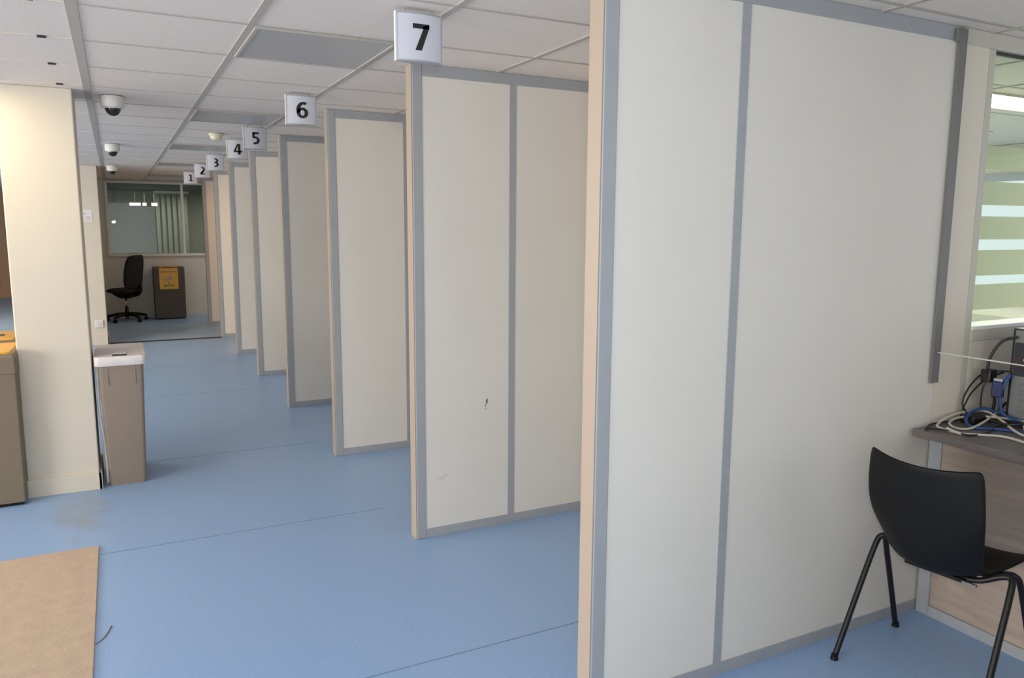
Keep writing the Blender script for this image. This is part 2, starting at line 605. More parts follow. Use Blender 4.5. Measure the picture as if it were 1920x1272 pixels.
for z0, z1 in ((1.793, 1.883), (1.651, 1.744), (1.513, 1.606), (1.366, 1.470), (1.226, 1.330)):
    box('frosted_band', (3.056, Y8 + 0.038, z0), (4.56, Y8 + 0.0388, z1), M['frost'], win1)

# the staff office seen through that window
structure(boxes('wall_office', [((7.0, 1.0, 0), (7.1, 9, 0.95)), ((7.0, 1.0, 2.05), (7.1, 9, CEIL)),
                                ((7.0, 1.0, 0.95), (7.1, 2.2, 2.05)), ((7.0, 4.55, 0.95), (7.1, 4.8, 2.05)), ((7.0, 8.0, 0.95), (7.1, 9, 2.05))], M['wallpanel']))
structure(box('wall_office_back', (2.9, 9, 0), (7.1, 9.1, CEIL), M['wallpanel']))
win3 = structure(boxes('window_3', [((6.98, 2.2, 0.95), (7.06, 2.27, 2.05)), ((6.98, 3.35, 0.95), (7.06, 3.42, 2.05)),
                                    ((6.98, 4.48, 0.95), (7.06, 4.55, 2.05)), ((6.98, 2.27, 1.98), (7.06, 4.48, 2.05)),
                                    ((6.98, 2.27, 0.95), (7.06, 4.48, 1.02)), ((6.98, 4.8, 0.95), (7.06, 4.87, 2.05)), ((6.98, 6.3, 0.95), (7.06, 6.4, 2.05))], M['alu']))


# ================================================================== PARTITIONS
def make_partition(k, label):
    y = Y8 + (8 - k) * STEP
    t = thing('partition_wall', label, 'partition', (XE, y, 0), 0, 'white booth partitions in a row')
    th = 0.075
    top, topr = CEIL + 0.003, 0.052
    L = XM + 0.005 - XE
    # laminate panels slightly recessed behind the aluminium
    box('panel', (0.048, 0.004, 0.044), (0.508, th - 0.004, top - topr + 0.002), M['laminate'], t)
    box('panel', (0.541, 0.004, 0.044), (L - 0.002, th - 0.004, top - topr + 0.002), M['laminate'], t)
    box('corner_post', (0.0, 0.0, 0.0), (0.050, th, top), M['alu'], t, bevel=0.0035)
    box('middle_post', (0.506, 0.0015, 0.044), (0.543, th - 0.0015, top - topr), M['alu'], t, bevel=0.001)
    box('top_rail', (0.050, 0.0005, top - topr), (L, th - 0.0005, top), M['alu'], t, bevel=0.001)
    box('bottom_rail', (0.050, 0.0005, 0.0), (L, th - 0.0005, 0.046), M['alu'], t, bevel=0.001)
    box('end_cap', (-0.005, 0.003, 0.0), (-0.0002, th - 0.002, top), M['endcap'], t, bevel=0.001)
    return t


plabels = {
    8: 'tall white partition nearest the camera, beside the black plastic chair, reaching out of the frame',
    7: 'tall two-panel white partition behind the number 7 sign, brown chip mark on its left panel',
    6: 'white partition between the number 6 sign and the chipped partition, its corner post right of sign 6',
    5: 'greyish white partition right behind the number 6 sign, fourth from the camera',
    4: 'narrow visible partition under the number 5 sign, fifth from the camera',
    3: 'narrow visible partition under the number 4 sign, sixth from the camera',
    2: 'peach-lit partition under the number 3 sign, standing at the dark floor threshold',
    1: 'peach-lit last partition beyond the threshold, below and right of the number 2 sign',
}
parts = {}
plabels[9] = 'white partition closing the near side of the black chair booth, beside the camera'
for k in range(9, 0, -1):
    parts[k] = make_partition(k, plabels[k])
# the one behind the camera's right shoulder, outside the picture, only closes the near booth
del parts[9]['label'], parts[9]['category'], parts[9]['group']
parts[9].name = 'wall_near'
structure(parts[9])


# chip and scuffs on partition 7 (local coordinates of its front face)
def blob(name, cx, cz, pts, material, parent, y=0.0035):
    bm = bmesh.new()
    f = [bm.verts.new((cx + a, y, cz + b)) for a, b in pts]
    bk = [bm.verts.new((cx + a, y + 0.0006, cz + b)) for a, b in pts]
    bm.faces.new(f)
    n = len(f)
    for i in range(n):
        j = (i + 1) % n
        bm.faces.new((f[i], bk[i], bk[j], f[j]))
    bmesh.ops.recalc_face_normals(bm, faces=bm.faces)
    return link(name, bm, material, parent)


blob('stain', 0.383, 0.664, [(-0.004, -0.012), (0.003, -0.008), (0.007, 0.004), (0.008, 0.016), (0.002, 0.021), (-0.005, 0.012), (-0.005, 0.0)], M['stain'], parts[7])
blob('stain', 0.376, 0.648, [(-0.006, -0.003), (0.002, -0.002), (0.004, 0.003), (-0.002, 0.004)], M['stain_dark'], parts[7])
blob('stain', 0.378, 0.634, [(-0.003, -0.005), (0.003, -0.002), (0.004, 0.004), (-0.002, 0.003)], M['stain'], parts[7])
blob('scuff', 0.135, 0.300, [(-0.05, -0.022), (-0.02, -0.005), (0.0, -0.02), (0.02, 0.0), (0.045, 0.018), (0.02, 0.022), (0.0, 0.006), (-0.03, 0.008)], M['smudge'], parts[7])
# scuffs on the nearest partition
for cx, cz, s in ((0.73, 0.64, 1), (0.735, 0.50, 1.3), (0.732, 0.475, 0.8), (0.738, 0.40, 1), (0.95, 0.30, 0.8)):
    blob('scuff', cx, cz, [(-0.004 * s, -0.003 * s), (0.003 * s, -0.002 * s), (0.004 * s, 0.005 * s), (-0.001 * s, 0.004 * s)], M['smudge'], parts[8])

# vertical channel at the counter line and the glass screen it holds
chan = tag(boxes('wall_channel', [((2.812, Y8 - 0.009, 0.955), (2.856, Y8 - 0.001, CEIL - 0.004)), ], M['alu_dark']),
           'dark grey vertical channel on the nearest partition, ending above the counter corner', 'channel')
box('bracket', (2.792, Y8 - 0.014, 2.235), (2.806, Y8 - 0.004, 2.282), M['alu_dark'], chan)
scr = tag(box('glass_screen', (2.838, 0.35, 1.078), (2.844, Y8 - 0.010, CEIL - 0.004), M['glass_clear']),
          'clear glass screen hanging above the counter edge', 'screen')
box('bottom_edge', (2.837, 0.35, 1.074), (2.845, Y8 - 0.010, 1.078), M['glass_edge'], scr)

# ================================================================== NUMBER SIGNS
SIGNW, SIGNH = 0.160, 0.164


def arc(cx, cy, rx, ry, a0, a1, n=14):
    return [(cx + rx * math.cos(R(a0 + (a1 - a0) * i / n)), cy + ry * math.sin(R(a0 + (a1 - a0) * i / n))) for i in range(n + 1)]


# outlines of bold figures, height 1: each a list of strokes (outer line, inner line) or plain polygons
def strokes(n):
    def ring(cx, cy, rx, ry, wx, wy, a0, a1, k=18):
        return arc(cx, cy, rx, ry, a0, a1, k), arc(cx, cy, rx - wx, ry - wy, a0, a1, k)
    if n == 1:
        return [([(-0.12, 1.0), (0.12, 1.0)], [(-0.12, 0.0), (0.12, 0.0)]), ([(-0.10, 1.0), (-0.10, 0.83)], [(-0.27, 0.955), (-0.27, 0.79)]), ([(-0.26, 0.14), (0.29, 0.14)], [(-0.26, 0.0), (0.29, 0.0)])]
    if n == 2:
        o, i_ = ring(-0.02, 0.70, 0.33, 0.31, 0.225, 0.18, 118, -32)
        return [(o, i_), ([(0.24, 0.535), (0.0, 0.15), (-0.31, 0.15)], [(0.08, 0.60), (-0.12, 0.42), (-0.31, 0.15)]), ([(-0.31, 0.16), (0.31, 0.16)], [(-0.31, 0.0), (0.31, 0.0)])] + [([(0.243, 0.535), (-0.02, 0.15)], [(0.07, 0.62), (-0.31, 0.15)])]
    if n == 3:
        a = ring(-0.05, 0.745, 0.34, 0.265, 0.225, 0.16, 115, -90)
        b = ring(-0.05, 0.285, 0.37, 0.295, 0.235, 0.165, 90, -115)
        return [a, b, ([(-0.17, 0.58), (0.05, 0.58)], [(-0.17, 0.45), (0.05, 0.45)])]
    if n == 4:
        return [([(0.0, 1.0), (0.24, 1.0)], [(0.0, 0.0), (0.24, 0.0)]), ([(-0.38, 0.37), (0.38, 0.37)], [(-0.38, 0.205), (0.38, 0.205)]), ([(-0.05, 1.0), (0.06, 1.0)], [(-0.38, 0.36), (-0.16, 0.36)])]
    if n == 5:
        b = ring(-0.07, 0.325, 0.38, 0.335, 0.235, 0.175, 128, -118)
        return [b, ([(-0.28, 1.0), (0.25, 1.0)], [(-0.28, 0.83), (0.25, 0.83)]), ([(-0.28, 1.0), (-0.09, 1.0)], [(-0.28, 0.54), (-0.09, 0.60)])]
    if n == 6:
        b = ring(0.02, 0.325, 0.36, 0.335, 0.225, 0.16, 0, 360, 36)
        c = (arc(0.10, 0.50, 0.46, 0.515, 62, 205, 20), arc(0.10, 0.50, 0.215, 0.345, 62, 200, 20))
        return [b, c]
    return [([(-0.34, 1.0), (0.34, 1.0)], [(-0.34, 0.82), (0.34, 0.82)]), ([(0.34, 1.0), (0.34, 0.88), (0.02, 0.0)], [(0.06, 0.90), (0.09, 0.82), (-0.25, 0.0)])]


def digit(n, parent, x, y, zc, h):
    bm = bmesh.new()
    for o, i_ in strokes(n):
        k = min(len(o), len(i_))
        f = [[bm.verts.new((x + p[0] * h, y + dy, zc + (p[1] - 0.5) * h)) for p in line] for line in (o[:k], i_[:k]) for dy in (0.0,)]
        b = [[bm.verts.new((x + p[0] * h, y + 0.0016, zc + (p[1] - 0.5) * h)) for p in line] for line in (o[:k], i_[:k])]
        for j in range(k - 1):
            bm.faces.new((f[0][j], f[0][j + 1], f[1][j + 1], f[1][j]))
            for l in (0, 1):
                bm.faces.new((f[l][j], b[l][j], b[l][j + 1], f[l][j + 1]))
        for j in (0, k - 1):
            bm.faces.new((f[0][j], f[1][j], b[1][j], b[0][j]))
    bmesh.ops.recalc_face_normals(bm, faces=bm.faces)
    return link('digit', bm, M['ink'], parent)


def make_sign(n, y, first=None):
    label = 'square white hanging sign with the black number %d' % n
    t = thing('number_sign', label, 'sign', (0.981, y, CEIL - SIGNH - 0.010), 0, 'numbered booth signs')
    N = 12
    w = SIGNW / 2
    front = [(-w + SIGNW * i / N, -0.004 - 0.014 * (1 - (2 * i / N - 1) ** 2)) for i in range(N + 1)]
    back = [(x, -yy + 0.0) for x, yy in reversed(front)]
    prof = front + back
    bm = bmesh.new()
    add_loft(bm, [[(x, yy, 0.006) for x, yy in prof], [(x, yy, SIGNH - 0.006) for x, yy in prof]])
    link('sign_face', bm, M['sign_white'], t)
    for z0, z1 in ((0.0, 0.0058), (SIGNH - 0.0058, SIGNH)):
        bm = bmesh.new()
        add_loft(bm, [[(x * 1.02, yy * 1.12, z0) for x, yy in prof], [(x * 1.02, yy * 1.12, z1) for x, yy in prof]])
        link('edge_rail', bm, M['alu'], t)
    for sx in (-1, 1):
        box('side_rail', (sx * (w + 0.003) - 0.003, -0.007, 0.0), (sx * (w + 0.003) + 0.003, 0.007, SIGNH), M['alu'] if sx > 0 else M['white'], t, bevel=0.001)
    for sx in (-0.05, 0.05):
        box('hanger', (sx - 0.004, -0.004, SIGNH), (sx + 0.004, 0.004, SIGNH + 0.0095), M['alu'], t)
    digit(n, t, 0.004, -0.0182, SIGNH * 0.5, 0.088)
    return t


for n, y in ((7, 2.64), (6, 4.55), (5, 6.15), (4, 7.10), (3, 8.71), (2, 10.07), (1, 11.63)):
    make_sign(n, y)


# ================================================================== CEILING FITTINGS
def make_dome():
    t = thing('dome_camera', '', 'security camera', (0, 0, CEIL), 0, 'ceiling dome cameras over the corridor')
    bm = bmesh.new()
    add_lathe(bm, [(0, 0), (0.062, 0), (0.064, -0.005), (0.064, -0.052), (0.060, -0.062), (0.044, -0.063), (0, -0.063)], 40)
    link('housing', bm, M['cam_white'], t, smooth=True).modifiers.new('e', 'EDGE_SPLIT').split_angle = R(50)
    bm = bmesh.new()
    add_lathe(bm, [(0.043, -0.060)] + [(0.043 * math.cos(R(a)), -0.063 - 0.047 * math.sin(R(a))) for a in range(0, 91, 9)], 32)
    link('dome', bm, M['dome'], t, smooth=True)
    bm = bmesh.new()
    add_lathe(bm, [(0.047, -0.0625), (0.047, -0.0665), (0.042, -0.068)], 32)
    link('dome_ring', bm, M['cam_white'], t, smooth=True)
    return t


dome = make_dome()
for i, (x, y, lb_) in enumerate(((0.037, 5.19, 'white dome camera with dark bubble, the largest one next to the square column top'),
                                 (0.034, 8.20, 'white dome camera with dark bubble, middle one along the corridor ceiling'),
                                 (0.026, 11.10, 'white dome camera with dark bubble, furthest one near the back window'))):
    o = dome if i == 0 else copy_thing(dome)
    o.location = (x, y, CEIL - 0.0005)
    o['label'] = lb_

det = thing('smoke_detector', 'yellowed round smoke detector on the ceiling left of sign 4', 'smoke detector', (0.787, 6.83, CEIL - 0.0005))
bm = bmesh.new()
add_lathe(bm, [(0, 0), (0.056, 0), (0.058, -0.012), (0.052, -0.018), (0.0, -0.018)], 28)
link('base', bm, M['cream'], det, smooth=True)
bm = bmesh.new()
add_lathe(bm, [(0.046, -0.018), (0.047, -0.030), (0.038, -0.046), (0.020, -0.052), (0, -0.052)], 28)
link('sensor_cap', bm, M['cream'], det, smooth=True)


def ceiling_panel(x0, y0, label, dm, sx=None, sy=None, group=None):
    sx = sx or TILE - 0.03
    sy = sy or TILE - 0.014
    t = thing('ceiling_light', label, 'ceiling light', (x0 + sx / 2, y0 + sy / 2, CEIL), 0, group)
    z0, z1 = -0.008, 0.003
    fr = 0.012
    hx, hy = sx / 2, sy / 2
    boxes('frame', [((-hx, -hy, z0), (hx, -hy + fr, z1)), ((-hx, hy - fr, z0), (hx, hy, z1)),
                    ((-hx, -hy + fr, z0), (-hx + fr, hy - fr, z1)), ((hx - fr, -hy + fr, z0), (hx, hy - fr, z1))], M['grid'], t)
    box('diffuser', (-hx + fr, -hy + fr, -0.004), (hx - fr, hy - fr, 0.002), dm, t)
    return t


glab = ['unlit grey ceiling light panel left of sign 7, the nearest',
        'unlit grey ceiling light panel left of sign 6',
        'unlit grey ceiling light panel left of sign 4',
        'unlit grey ceiling light panel beyond sign 4, left of sign 3',
        'unlit grey ceiling light panel by the back window behind sign 1']
for i in range(5):
    ceiling_panel(GX + 0.015, GY + (-1 + 4 * i) * TILE + 0.007, glab[i], M['light_off'], group='unlit ceiling light panels')

# lit luminaires over the left hall, each with its own light
for i, (x, y, e, lb_) in enumerate(((-1.085, GY + TILE + 0.02, 2, 'lit warm ceiling light at the left edge, above the grey bin'),
                                (-1.75, GY + 5 * TILE, 8, 'lit warm ceiling light in the left hall behind the square column'),
                                (-1.70, GY + 10.1 * TILE, 6, 'lit warm ceiling light in the left hall opposite partition 3'),
                                (-2.6, GY + 17 * TILE, 24, 'lit warm ceiling light furthest down the left hall'))):
    ceiling_panel(x, y, lb_, M['lamp_warm'], group='lit ceiling lights of the left hall')
    area('hall_lamp', (x + 0.28, y + 0.29, CEIL - 0.02), (0, 0, 0), 0.5, 0.5, e, (1.0, 0.72, 0.42))

# long luminaire of the staff office, plus an added fill light
ceiling_panel(4.23, 2.66, 'long lit ceiling light seen through the striped window', M['lamp_cool'], 1.25, 0.32)
area('office_light', (4.85, 2.82, CEIL - 0.02), (0, 0, 0), 1.2, 0.3, 42, (1.0, 0.94, 0.80))
area('office_light', (5.4, 5.6, CEIL - 0.02), (0, 0, 0), 1.2, 0.6, 62, (1.0, 0.94, 0.80))  # added fill without a fixture, brightens the view through the striped window
# glowing bars added behind the back glass, standing in for reflected lamps
for i, (x, y, sx, lb_) in enumerate(((0.40, 17.0, 0.19, 'small added glowing bar for a lamp reflection in the back window, leftmost of three'),
                                 (0.57, 17.0, 0.06, 'small added glowing bar for a lamp reflection in the back window, middle of three'),
                                 (0.745, 17.0, 0.10, 'small added glowing bar for a lamp reflection in the back window, rightmost of three'))):
    t = thing('lamp_reflection', lb_, 'lamp reflection', (x, y, 1.955), 0, 'small lamp reflections in the back window')
    box('housing', (-sx / 2 - 0.01, -0.03, 0.022), (sx / 2 + 0.01, 0.03, 0.04), M['grid'], t)
    box('diffuser', (-sx / 2, -0.025, -0.022), (sx / 2, 0.025, 0.0218), M['lamp_cool'], t)
    boxes('rod', [((-0.003, -0.003, 0.04), (0.003, 0.003, CEIL - 1.955 - 0.031))], M['grid'], t)

area('back_office_lamp', (1.2, 16.6, CEIL - 0.12), (0, 0, 0), 1.6, 1.2, 18, (1.0, 0.95, 0.85))

# lamps switched on inside the far booths; the last bay's is added fill
for bx, by, be, lb_ in ((1.95, 10.35, 4, 'lit warm ceiling light inside the booth between partitions 3 and 2'),
                    (1.95, 12.05, 5, 'lit warm ceiling light inside the booth between partitions 2 and 1'),
                    (1.95, 13.50, 6, 'added ceiling light brightening the last bay before the back window')):
    ceiling_panel(bx, by, lb_, M['lamp_warm'], 0.5, 0.3, group='lit ceiling lights of the far booths')
    area('booth_lamp', (bx + 0.25, by + 0.15, CEIL - 0.02), (0, 0, 0), 0.45, 0.25, be, (1.0, 0.55, 0.28) if by < 13 else (1.0, 0.86, 0.72))

# ================================================================== COLUMN FITTINGS
nt_ = thing('wall_notice', 'small white printed notice pinned on the further column', 'notice', (-0.285, 11.278, 1.665))
box('sheet', (-0.052, -0.0016, -0.075), (0.050, 0, 0.075), M['white'], nt_)
boxes('print', [((-0.05, -0.0022, 0.02), (-0.02, -0.0016, 0.028))] + [((-0.03, -0.0022, -0.01 - 0.014 * i), (0.03, -0.0016, -0.007 - 0.014 * i)) for i in range(4)], M['alu_dark'], nt_)
so = thing('wall_socket', 'square white wall socket low on the further column', 'socket', (-0.24, 11.278, 0.28))
box('plate', (-0.045, -0.022, -0.045), (0.045, 0, 0.045), M['white'], so, bevel=0.004)
box('rocker', (-0.028, -0.026, -0.028), (0.028, -0.022, 0.028), M['cam_white'], so, bevel=0.003)

# ================================================================== SLIM BIN
bn = thing('waste_bin', 'slim taupe waste bin with pale lid standing beside the square column', 'bin', (-0.012, 5.27, 0))


def bin_section(w, d, z, r):
    return [(x, y, z) for x, y in rounded_rect(w, d, r)]


bm = bmesh.new()
add_loft(bm, [bin_section(0.196, 0.44, 0.0, 0.02), bin_section(0.200, 0.445, 0.01, 0.02), bin_section(0.236, 0.50, 0.62, 0.022), bin_section(0.240, 0.51, 0.735, 0.022)])
body = link('body', bm, M['taupe'], bn, smooth=True)
body.modifiers.new('e', 'EDGE_SPLIT').split_angle = R(40)
for sx in (-0.072, 0.072):
    o = box('rib', (sx - 0.0035, -0.2565, 0.62), (sx + 0.0035, -0.245, 0.735), M['taupe'], bn, bevel=0.001)
bm = bmesh.new()
add_loft(bm, [bin_section(0.274, 0.54, 0.735, 0.03), bin_section(0.276, 0.545, 0.740, 0.03), bin_section(0.276, 0.545, 0.782, 0.03), bin_section(0.268, 0.537, 0.790, 0.027)])
lid = link('lid', bm, M['bin_lid'], bn, smooth=True)
lid.modifiers.new('e', 'EDGE_SPLIT').split_angle = R(35)
box('slot_mouth', (-0.040, -0.245, 0.7895), (0.036, -0.175, 0.7925), M['groove'], lid)
box('slot_cover', (-0.040, -0.195, 0.7925), (0.036, -0.070, 0.7965), M['bin_lid'], lid, bevel=0.001)
bm = bmesh.new()
add_tube(bm, spline([(-0.125, -0.20, 0.73), (-0.128, -0.20, 0.45), (-0.112, -0.19, 0.25), (-0.108, -0.19, 0.012)], 6), 0.008, 8)
link('side_strip', bm, M['white'], bn, smooth=True)  # white strip standing in for the bin's pale left side wall


# ================================================================== COLLECTION BOXES (yellow topped) AT LEFT
def left_box(x, y, label):
    t = thing('collection_box', label, 'recycling bin', (x, y, 0), 0, 'yellow topped collection boxes at the left edge')
    w, d, h = 0.49, 0.46, 0.745
    bm = bmesh.new()
    add_loft(bm, [bin_section(w - 0.01, d - 0.01, 0.02, 0.01), bin_section(w - 0.01, d - 0.01, 0.03, 0.01), bin_section(w, d, h, 0.012)])
    link('body', bm, M['box_olive'], t)
    box('base', (-w / 2 + 0.02, -d / 2 + 0.02, 0), (w / 2 - 0.02, d / 2 - 0.02, 0.02), M['black'], t)
    bm = bmesh.new()
    add_loft(bm, [bin_section(w + 0.008, d + 0.008, h + 0.002, 0.012), bin_section(w + 0.004, d + 0.004, 0.835, 0.014), bin_section(w - 0.016, d - 0.016, 0.855, 0.016)])
    hood = link('hood', bm, M['box_olive'], t)
    bm = bmesh.new()
    add_loft(bm, [bin_section(w - 0.05, d - 0.05, 0.8552, 0.02), bin_section(w - 0.055, d - 0.055, 0.863, 0.02)])
    top = link('top_plate', bm, M['yellow'], t)
    box('slot', (-0.19, -0.05, 0.8632), (0.15, 0.03, 0.865), M['groove'], top)
    return t


left_box(-0.765, 5.13, 'olive brown collection box with yellow top at the left edge, nearer the camera')
left_box(-0.80, 5.72, 'olive brown collection box with yellow top, behind the first one at left')

# ================================================================== FAR COLLECTION BOX
fb = thing('collection_box', 'dark taupe box with yellow poster on its front, under the back window', 'recycling bin', (0.770, 14.17, 0))
w, d, h = 0.478, 0.44, 0.86
box('base', (-0.215, -0.20, 0), (0.215, 0.20, 0.022), M['black'], fb)
bm = bmesh.new()
add_loft(bm, [bin_section(w - 0.01, d - 0.02, 0.022, 0.012), bin_section(w, d, 0.80, 0.016), bin_section(w - 0.004, d - 0.004, h, 0.018)])
link('body', bm, M['box_brown'], fb)
box('top_plate', (-0.14, -0.20, h), (0.13, 0.12, h + 0.012), M['yellow'], fb, bevel=0.003)
box('slot_lip', (-0.09, -0.214, h), (0.08, -0.200, h + 0.016), M['stain'], fb)
pst = box('poster', (-0.150, -0.226, 0.505), (0.135, -0.2215, 0.850), M['yellow'], fb)
M['poster_brown'] = mat('brown print', (0.16, 0.06, 0.01), 0.4)
M['poster_grey'] = mat('grey print', (0.42, 0.38, 0.36), 0.4)
M['poster_green'] = mat('green print', (0.22, 0.32, 0.03), 0.4)
M['poster_red'] = mat('dark red print', (0.26, 0.03, 0.01), 0.4)
tt = text_mesh('poster_title', 'APPORTEZ VOS', 0.036, M['poster_brown'], pst, (-0.005, -0.2266, 0.790), (R(90), 0, 0), bold=0.0005, extrude=0.0004)


def flat(name, pts, material, parent, y=-0.2264):
    bm = bmesh.new()
    f = [bm.verts.new((a, y - 0.0006, b)) for a, b in pts]
    k = [bm.verts.new((a, y, b)) for a, b in pts]
    bm.faces.new(f)
    for i in range(len(f)):
        j = (i + 1) % len(f)
        bm.faces.new((f[i], k[i], k[j], f[j]))
    bmesh.ops.recalc_face_normals(bm, faces=bm.faces)
    return link(name, bm, material, parent)


flat('picture', [(0.008, 0.735), (0.035, 0.755), (0.03, 0.700), (0.055, 0.670), (0.02, 0.650), (-0.03, 0.655), (-0.06, 0.630), (-0.07, 0.655), (-0.02, 0.685), (0.015, 0.690)], M['poster_grey'], pst)
flat('picture', [(-0.018, 0.612), (-0.002, 0.622), (0.002, 0.596), (-0.012, 0.590)], M['poster_red'], pst)
flat('picture', [(-0.085, 0.560), (-0.06, 0.585), (-0.02, 0.575), (0.06, 0.582), (0.08, 0.565), (0.06, 0.548), (-0.02, 0.552), (-0.07, 0.545)], M['poster_green'], pst)
flat('picture', [(-0.088, 0.560), (-0.072, 0.570), (-0.055, 0.556), (-0.07, 0.545)], M['ink'], pst, -0.2271)

# ================================================================== OFFICE CHAIR (far)
oc = thing('office_chair', 'black swivel office chair turned to the left, beside the yellow poster box', 'chair', (0.11, 13.98, 0), R(142))


def pillow_slab(name, W, D, z_of, material, parent, thick, nx=14, ny=14, sup=3.2):
    """rounded superellipse slab; z_of(u,v) gives centre surface as a point"""
    bm = bmesh.new()
    top, bot = [], []
    for i in range(nx + 1):
        rt_, rb_ = [], []
        for j in range(ny + 1):
            u = -1 + 2 * i / nx
            v = -1 + 2 * j / ny
            # square to rounded square
            m_ = (abs(u) ** sup + abs(v) ** sup) ** (1 / sup)
            mm_ = max(abs(u), abs(v))
            s = (mm_ / m_) if m_ > 1e-6 else 1
            uu, vv = u * s, v * s
            edge = max(0.0, 1 - mm_ ** 6)
            c, n = z_of(uu, vv)
            rt_.append(bm.verts.new(c + n * thick * 0.5 * (0.25 + 0.75 * edge ** 0.5)))
            rb_.append(bm.verts.new(c - n * thick * 0.5 * (0.25 + 0.75 * edge ** 0.5)))
        top.append(rt_)
        bot.append(rb_)
    for i in range(nx):
        for j in range(ny):
            bm.faces.new((top[i][j], top[i + 1][j], top[i + 1][j + 1], top[i][j + 1]))
            bm.faces.new((bot[i][j], bot[i][j + 1], bot[i + 1][j + 1], bot[i + 1][j]))
    for i in range(nx):
        bm.faces.new((top[i][0], bot[i][0], bot[i + 1][0], top[i + 1][0]))
        bm.faces.new((top[i][ny], top[i + 1][ny], bot[i + 1][ny], bot[i][ny]))
        bm.faces.new((top[0][i], top[0][i + 1], bot[0][i + 1], bot[0][i]))
        bm.faces.new((top[nx][i], bot[nx][i], bot[nx][i + 1], top[nx][i + 1]))
    bmesh.ops.recalc_face_normals(bm, faces=bm.faces)
    return link(name, bm, material, parent, smooth=True)


pillow_slab('seat', 1, 1, lambda u, v: (Vector((0.02 + 0.235 * u, 0.235 * v, 0.505 - 0.012 * u * u)), Vector((0, 0, 1))), M['fabric'], oc, 0.075)


def back_surf(u, v):  # u along height, v along width
    z = 0.80 + 0.275 * u
    wd = 0.225 - 0.035 * max(0, u) ** 2 - 0.02 * max(0, -u) ** 2
    x = -0.235 - 0.03 * u - 0.035 * (1 - ((u + 0.45) / 1.45) ** 2) * -1 * 0.8 + 0.045 * v * v
    return Vector((x, wd * v, z)), Vector((1, 0, 0.1)).normalized()


pillow_slab('backrest', 1, 1, back_surf, M['fabric'], oc, 0.055, sup=6)
bm = bmesh.new()
add_tube(bm, spline([(0.02, 0, 0.430), (-0.14, 0, 0.425), (-0.25, 0, 0.47), (-0.275, 0, 0.60)], 6), [0.03] * 19, 10)
link('back_support', bm, M['black'], oc, smooth=True)
bm = bmesh.new()
add_loft(bm, [[(x, y, 0.375) for x, y in rounded_rect(0.16, 0.12, 0.03)], [(x, y, 0.42) for x, y in rounded_rect(0.30, 0.20, 0.04)], [(x, y, 0.468) for x, y in rounded_rect(0.36, 0.30, 0.04)]])
link('mechanism', bm, M['black'], oc)
bm = bmesh.new()
add_tube(bm, [(0.10, -0.08, 0.425), (0.16, -0.18, 0.415), (0.19, -0.24, 0.405)], 0.008, 8)
link('lever', bm, M['black'], oc)
bm = bmesh.new()
add_lathe(bm, [(0, 0.375), (0.014, 0.375), (0.014, 0.215), (0, 0.215)], 20)
link('gas_column', bm, M['chrome'], oc, smooth=True)
bm = bmesh.new()
add_lathe(bm, [(0, 0.235), (0.026, 0.235), (0.03, 0.13), (0.036, 0.07), (0, 0.07)], 20)
hub = link('hub', bm, M['black'], oc, smooth=True)
for k in range(5):
    a = R(72 * k + 20)
    c_, s_ = math.cos(a), math.sin(a)
    bm = bmesh.new()
    add_tube(bm, [(0.02 * c_, 0.02 * s_, 0.120), (0.16 * c_, 0.16 * s_, 0.108), (0.305 * c_, 0.305 * s_, 0.078)], [0.030, 0.026, 0.020], 8)
    lg = link('leg', bm, M['black'], oc, smooth=True)
    bm = bmesh.new()
    for sd in (-1, 1):
        px, py = 0.30 * c_ - sd * 0.014 * s_, 0.30 * s_ + sd * 0.014 * c_
        seg = 16
        rings = []
        for off in (-0.009, 0.009):
            rings.append([(px - off * s_ + 0.028 * math.cos(2 * math.pi * q / seg) * c_, py + off * c_ + 0.028 * math.cos(2 * math.pi * q / seg) * s_, 0.028 + 0.028 * math.sin(2 * math.pi * q / seg)) for q in range(seg)])
        add_loft(bm, rings)
    add_tube(bm, [(0.30 * c_, 0.30 * s_, 0.03), (0.30 * c_, 0.30 * s_, 0.078)], 0.007, 8)
    link('caster', bm, M['black'], lg)

# ================================================================== FLOOR MAT
bm = bmesh.new()
add_box(bm, (-1.9, 0.8, 0.0), (-0.156, 4.085, 0.007))
tag(link('floor_mat', bm, M['mat'], bevel=0.003), 'sand coloured rough floor mat in the lower left corner', 'mat')
# hairline scuff on the vinyl
bm = bmesh.new()
add_tube(bm, spline([(-0.155, 3.09, 0.0004), (-0.13, 3.12, 0.0004), (-0.112, 3.17, 0.0004), (-0.10, 3.22, 0.0004)], 5), [0.001] + [0.003] * 14 + [0.001], 6)
sc = link('scuff', bm, M['smudge'], floor)
sc.data.materials.clear()
sc.data.materials.append(mat('scuff brown', (0.20, 0.17, 0.13), 0.7))

# ================================================================== COUNTER DESK
DZ = 0.783
dk = thing('counter_desk', 'grey-brown counter desktop on an oak front panel, against the nearest partition', 'desk', (XM, Y8, 0))
dl = 1.75
box('desktop', (-0.118, -dl, DZ - 0.028), (0.72, -0.006, DZ), M['desk'], dk, bevel=0.002)
box('front_panel', (0.004, -dl, 0.045), (0.024, -0.056, DZ - 0.030), M['oak'], dk)
box('corner_profile', (-0.002, -0.0555, 0.0), (0.030, -0.004, DZ - 0.029), M['alu'], dk, bevel=0.001)
box('bottom_profile', (-0.002, -dl, 0.0), (0.030, -0.0562, 0.044), M['alu'], dk, bevel=0.001)
box('end_panel', (0.035, -dl, 0.0), (0.69, -dl + 0.025, DZ - 0.029), M['oak'], dk)

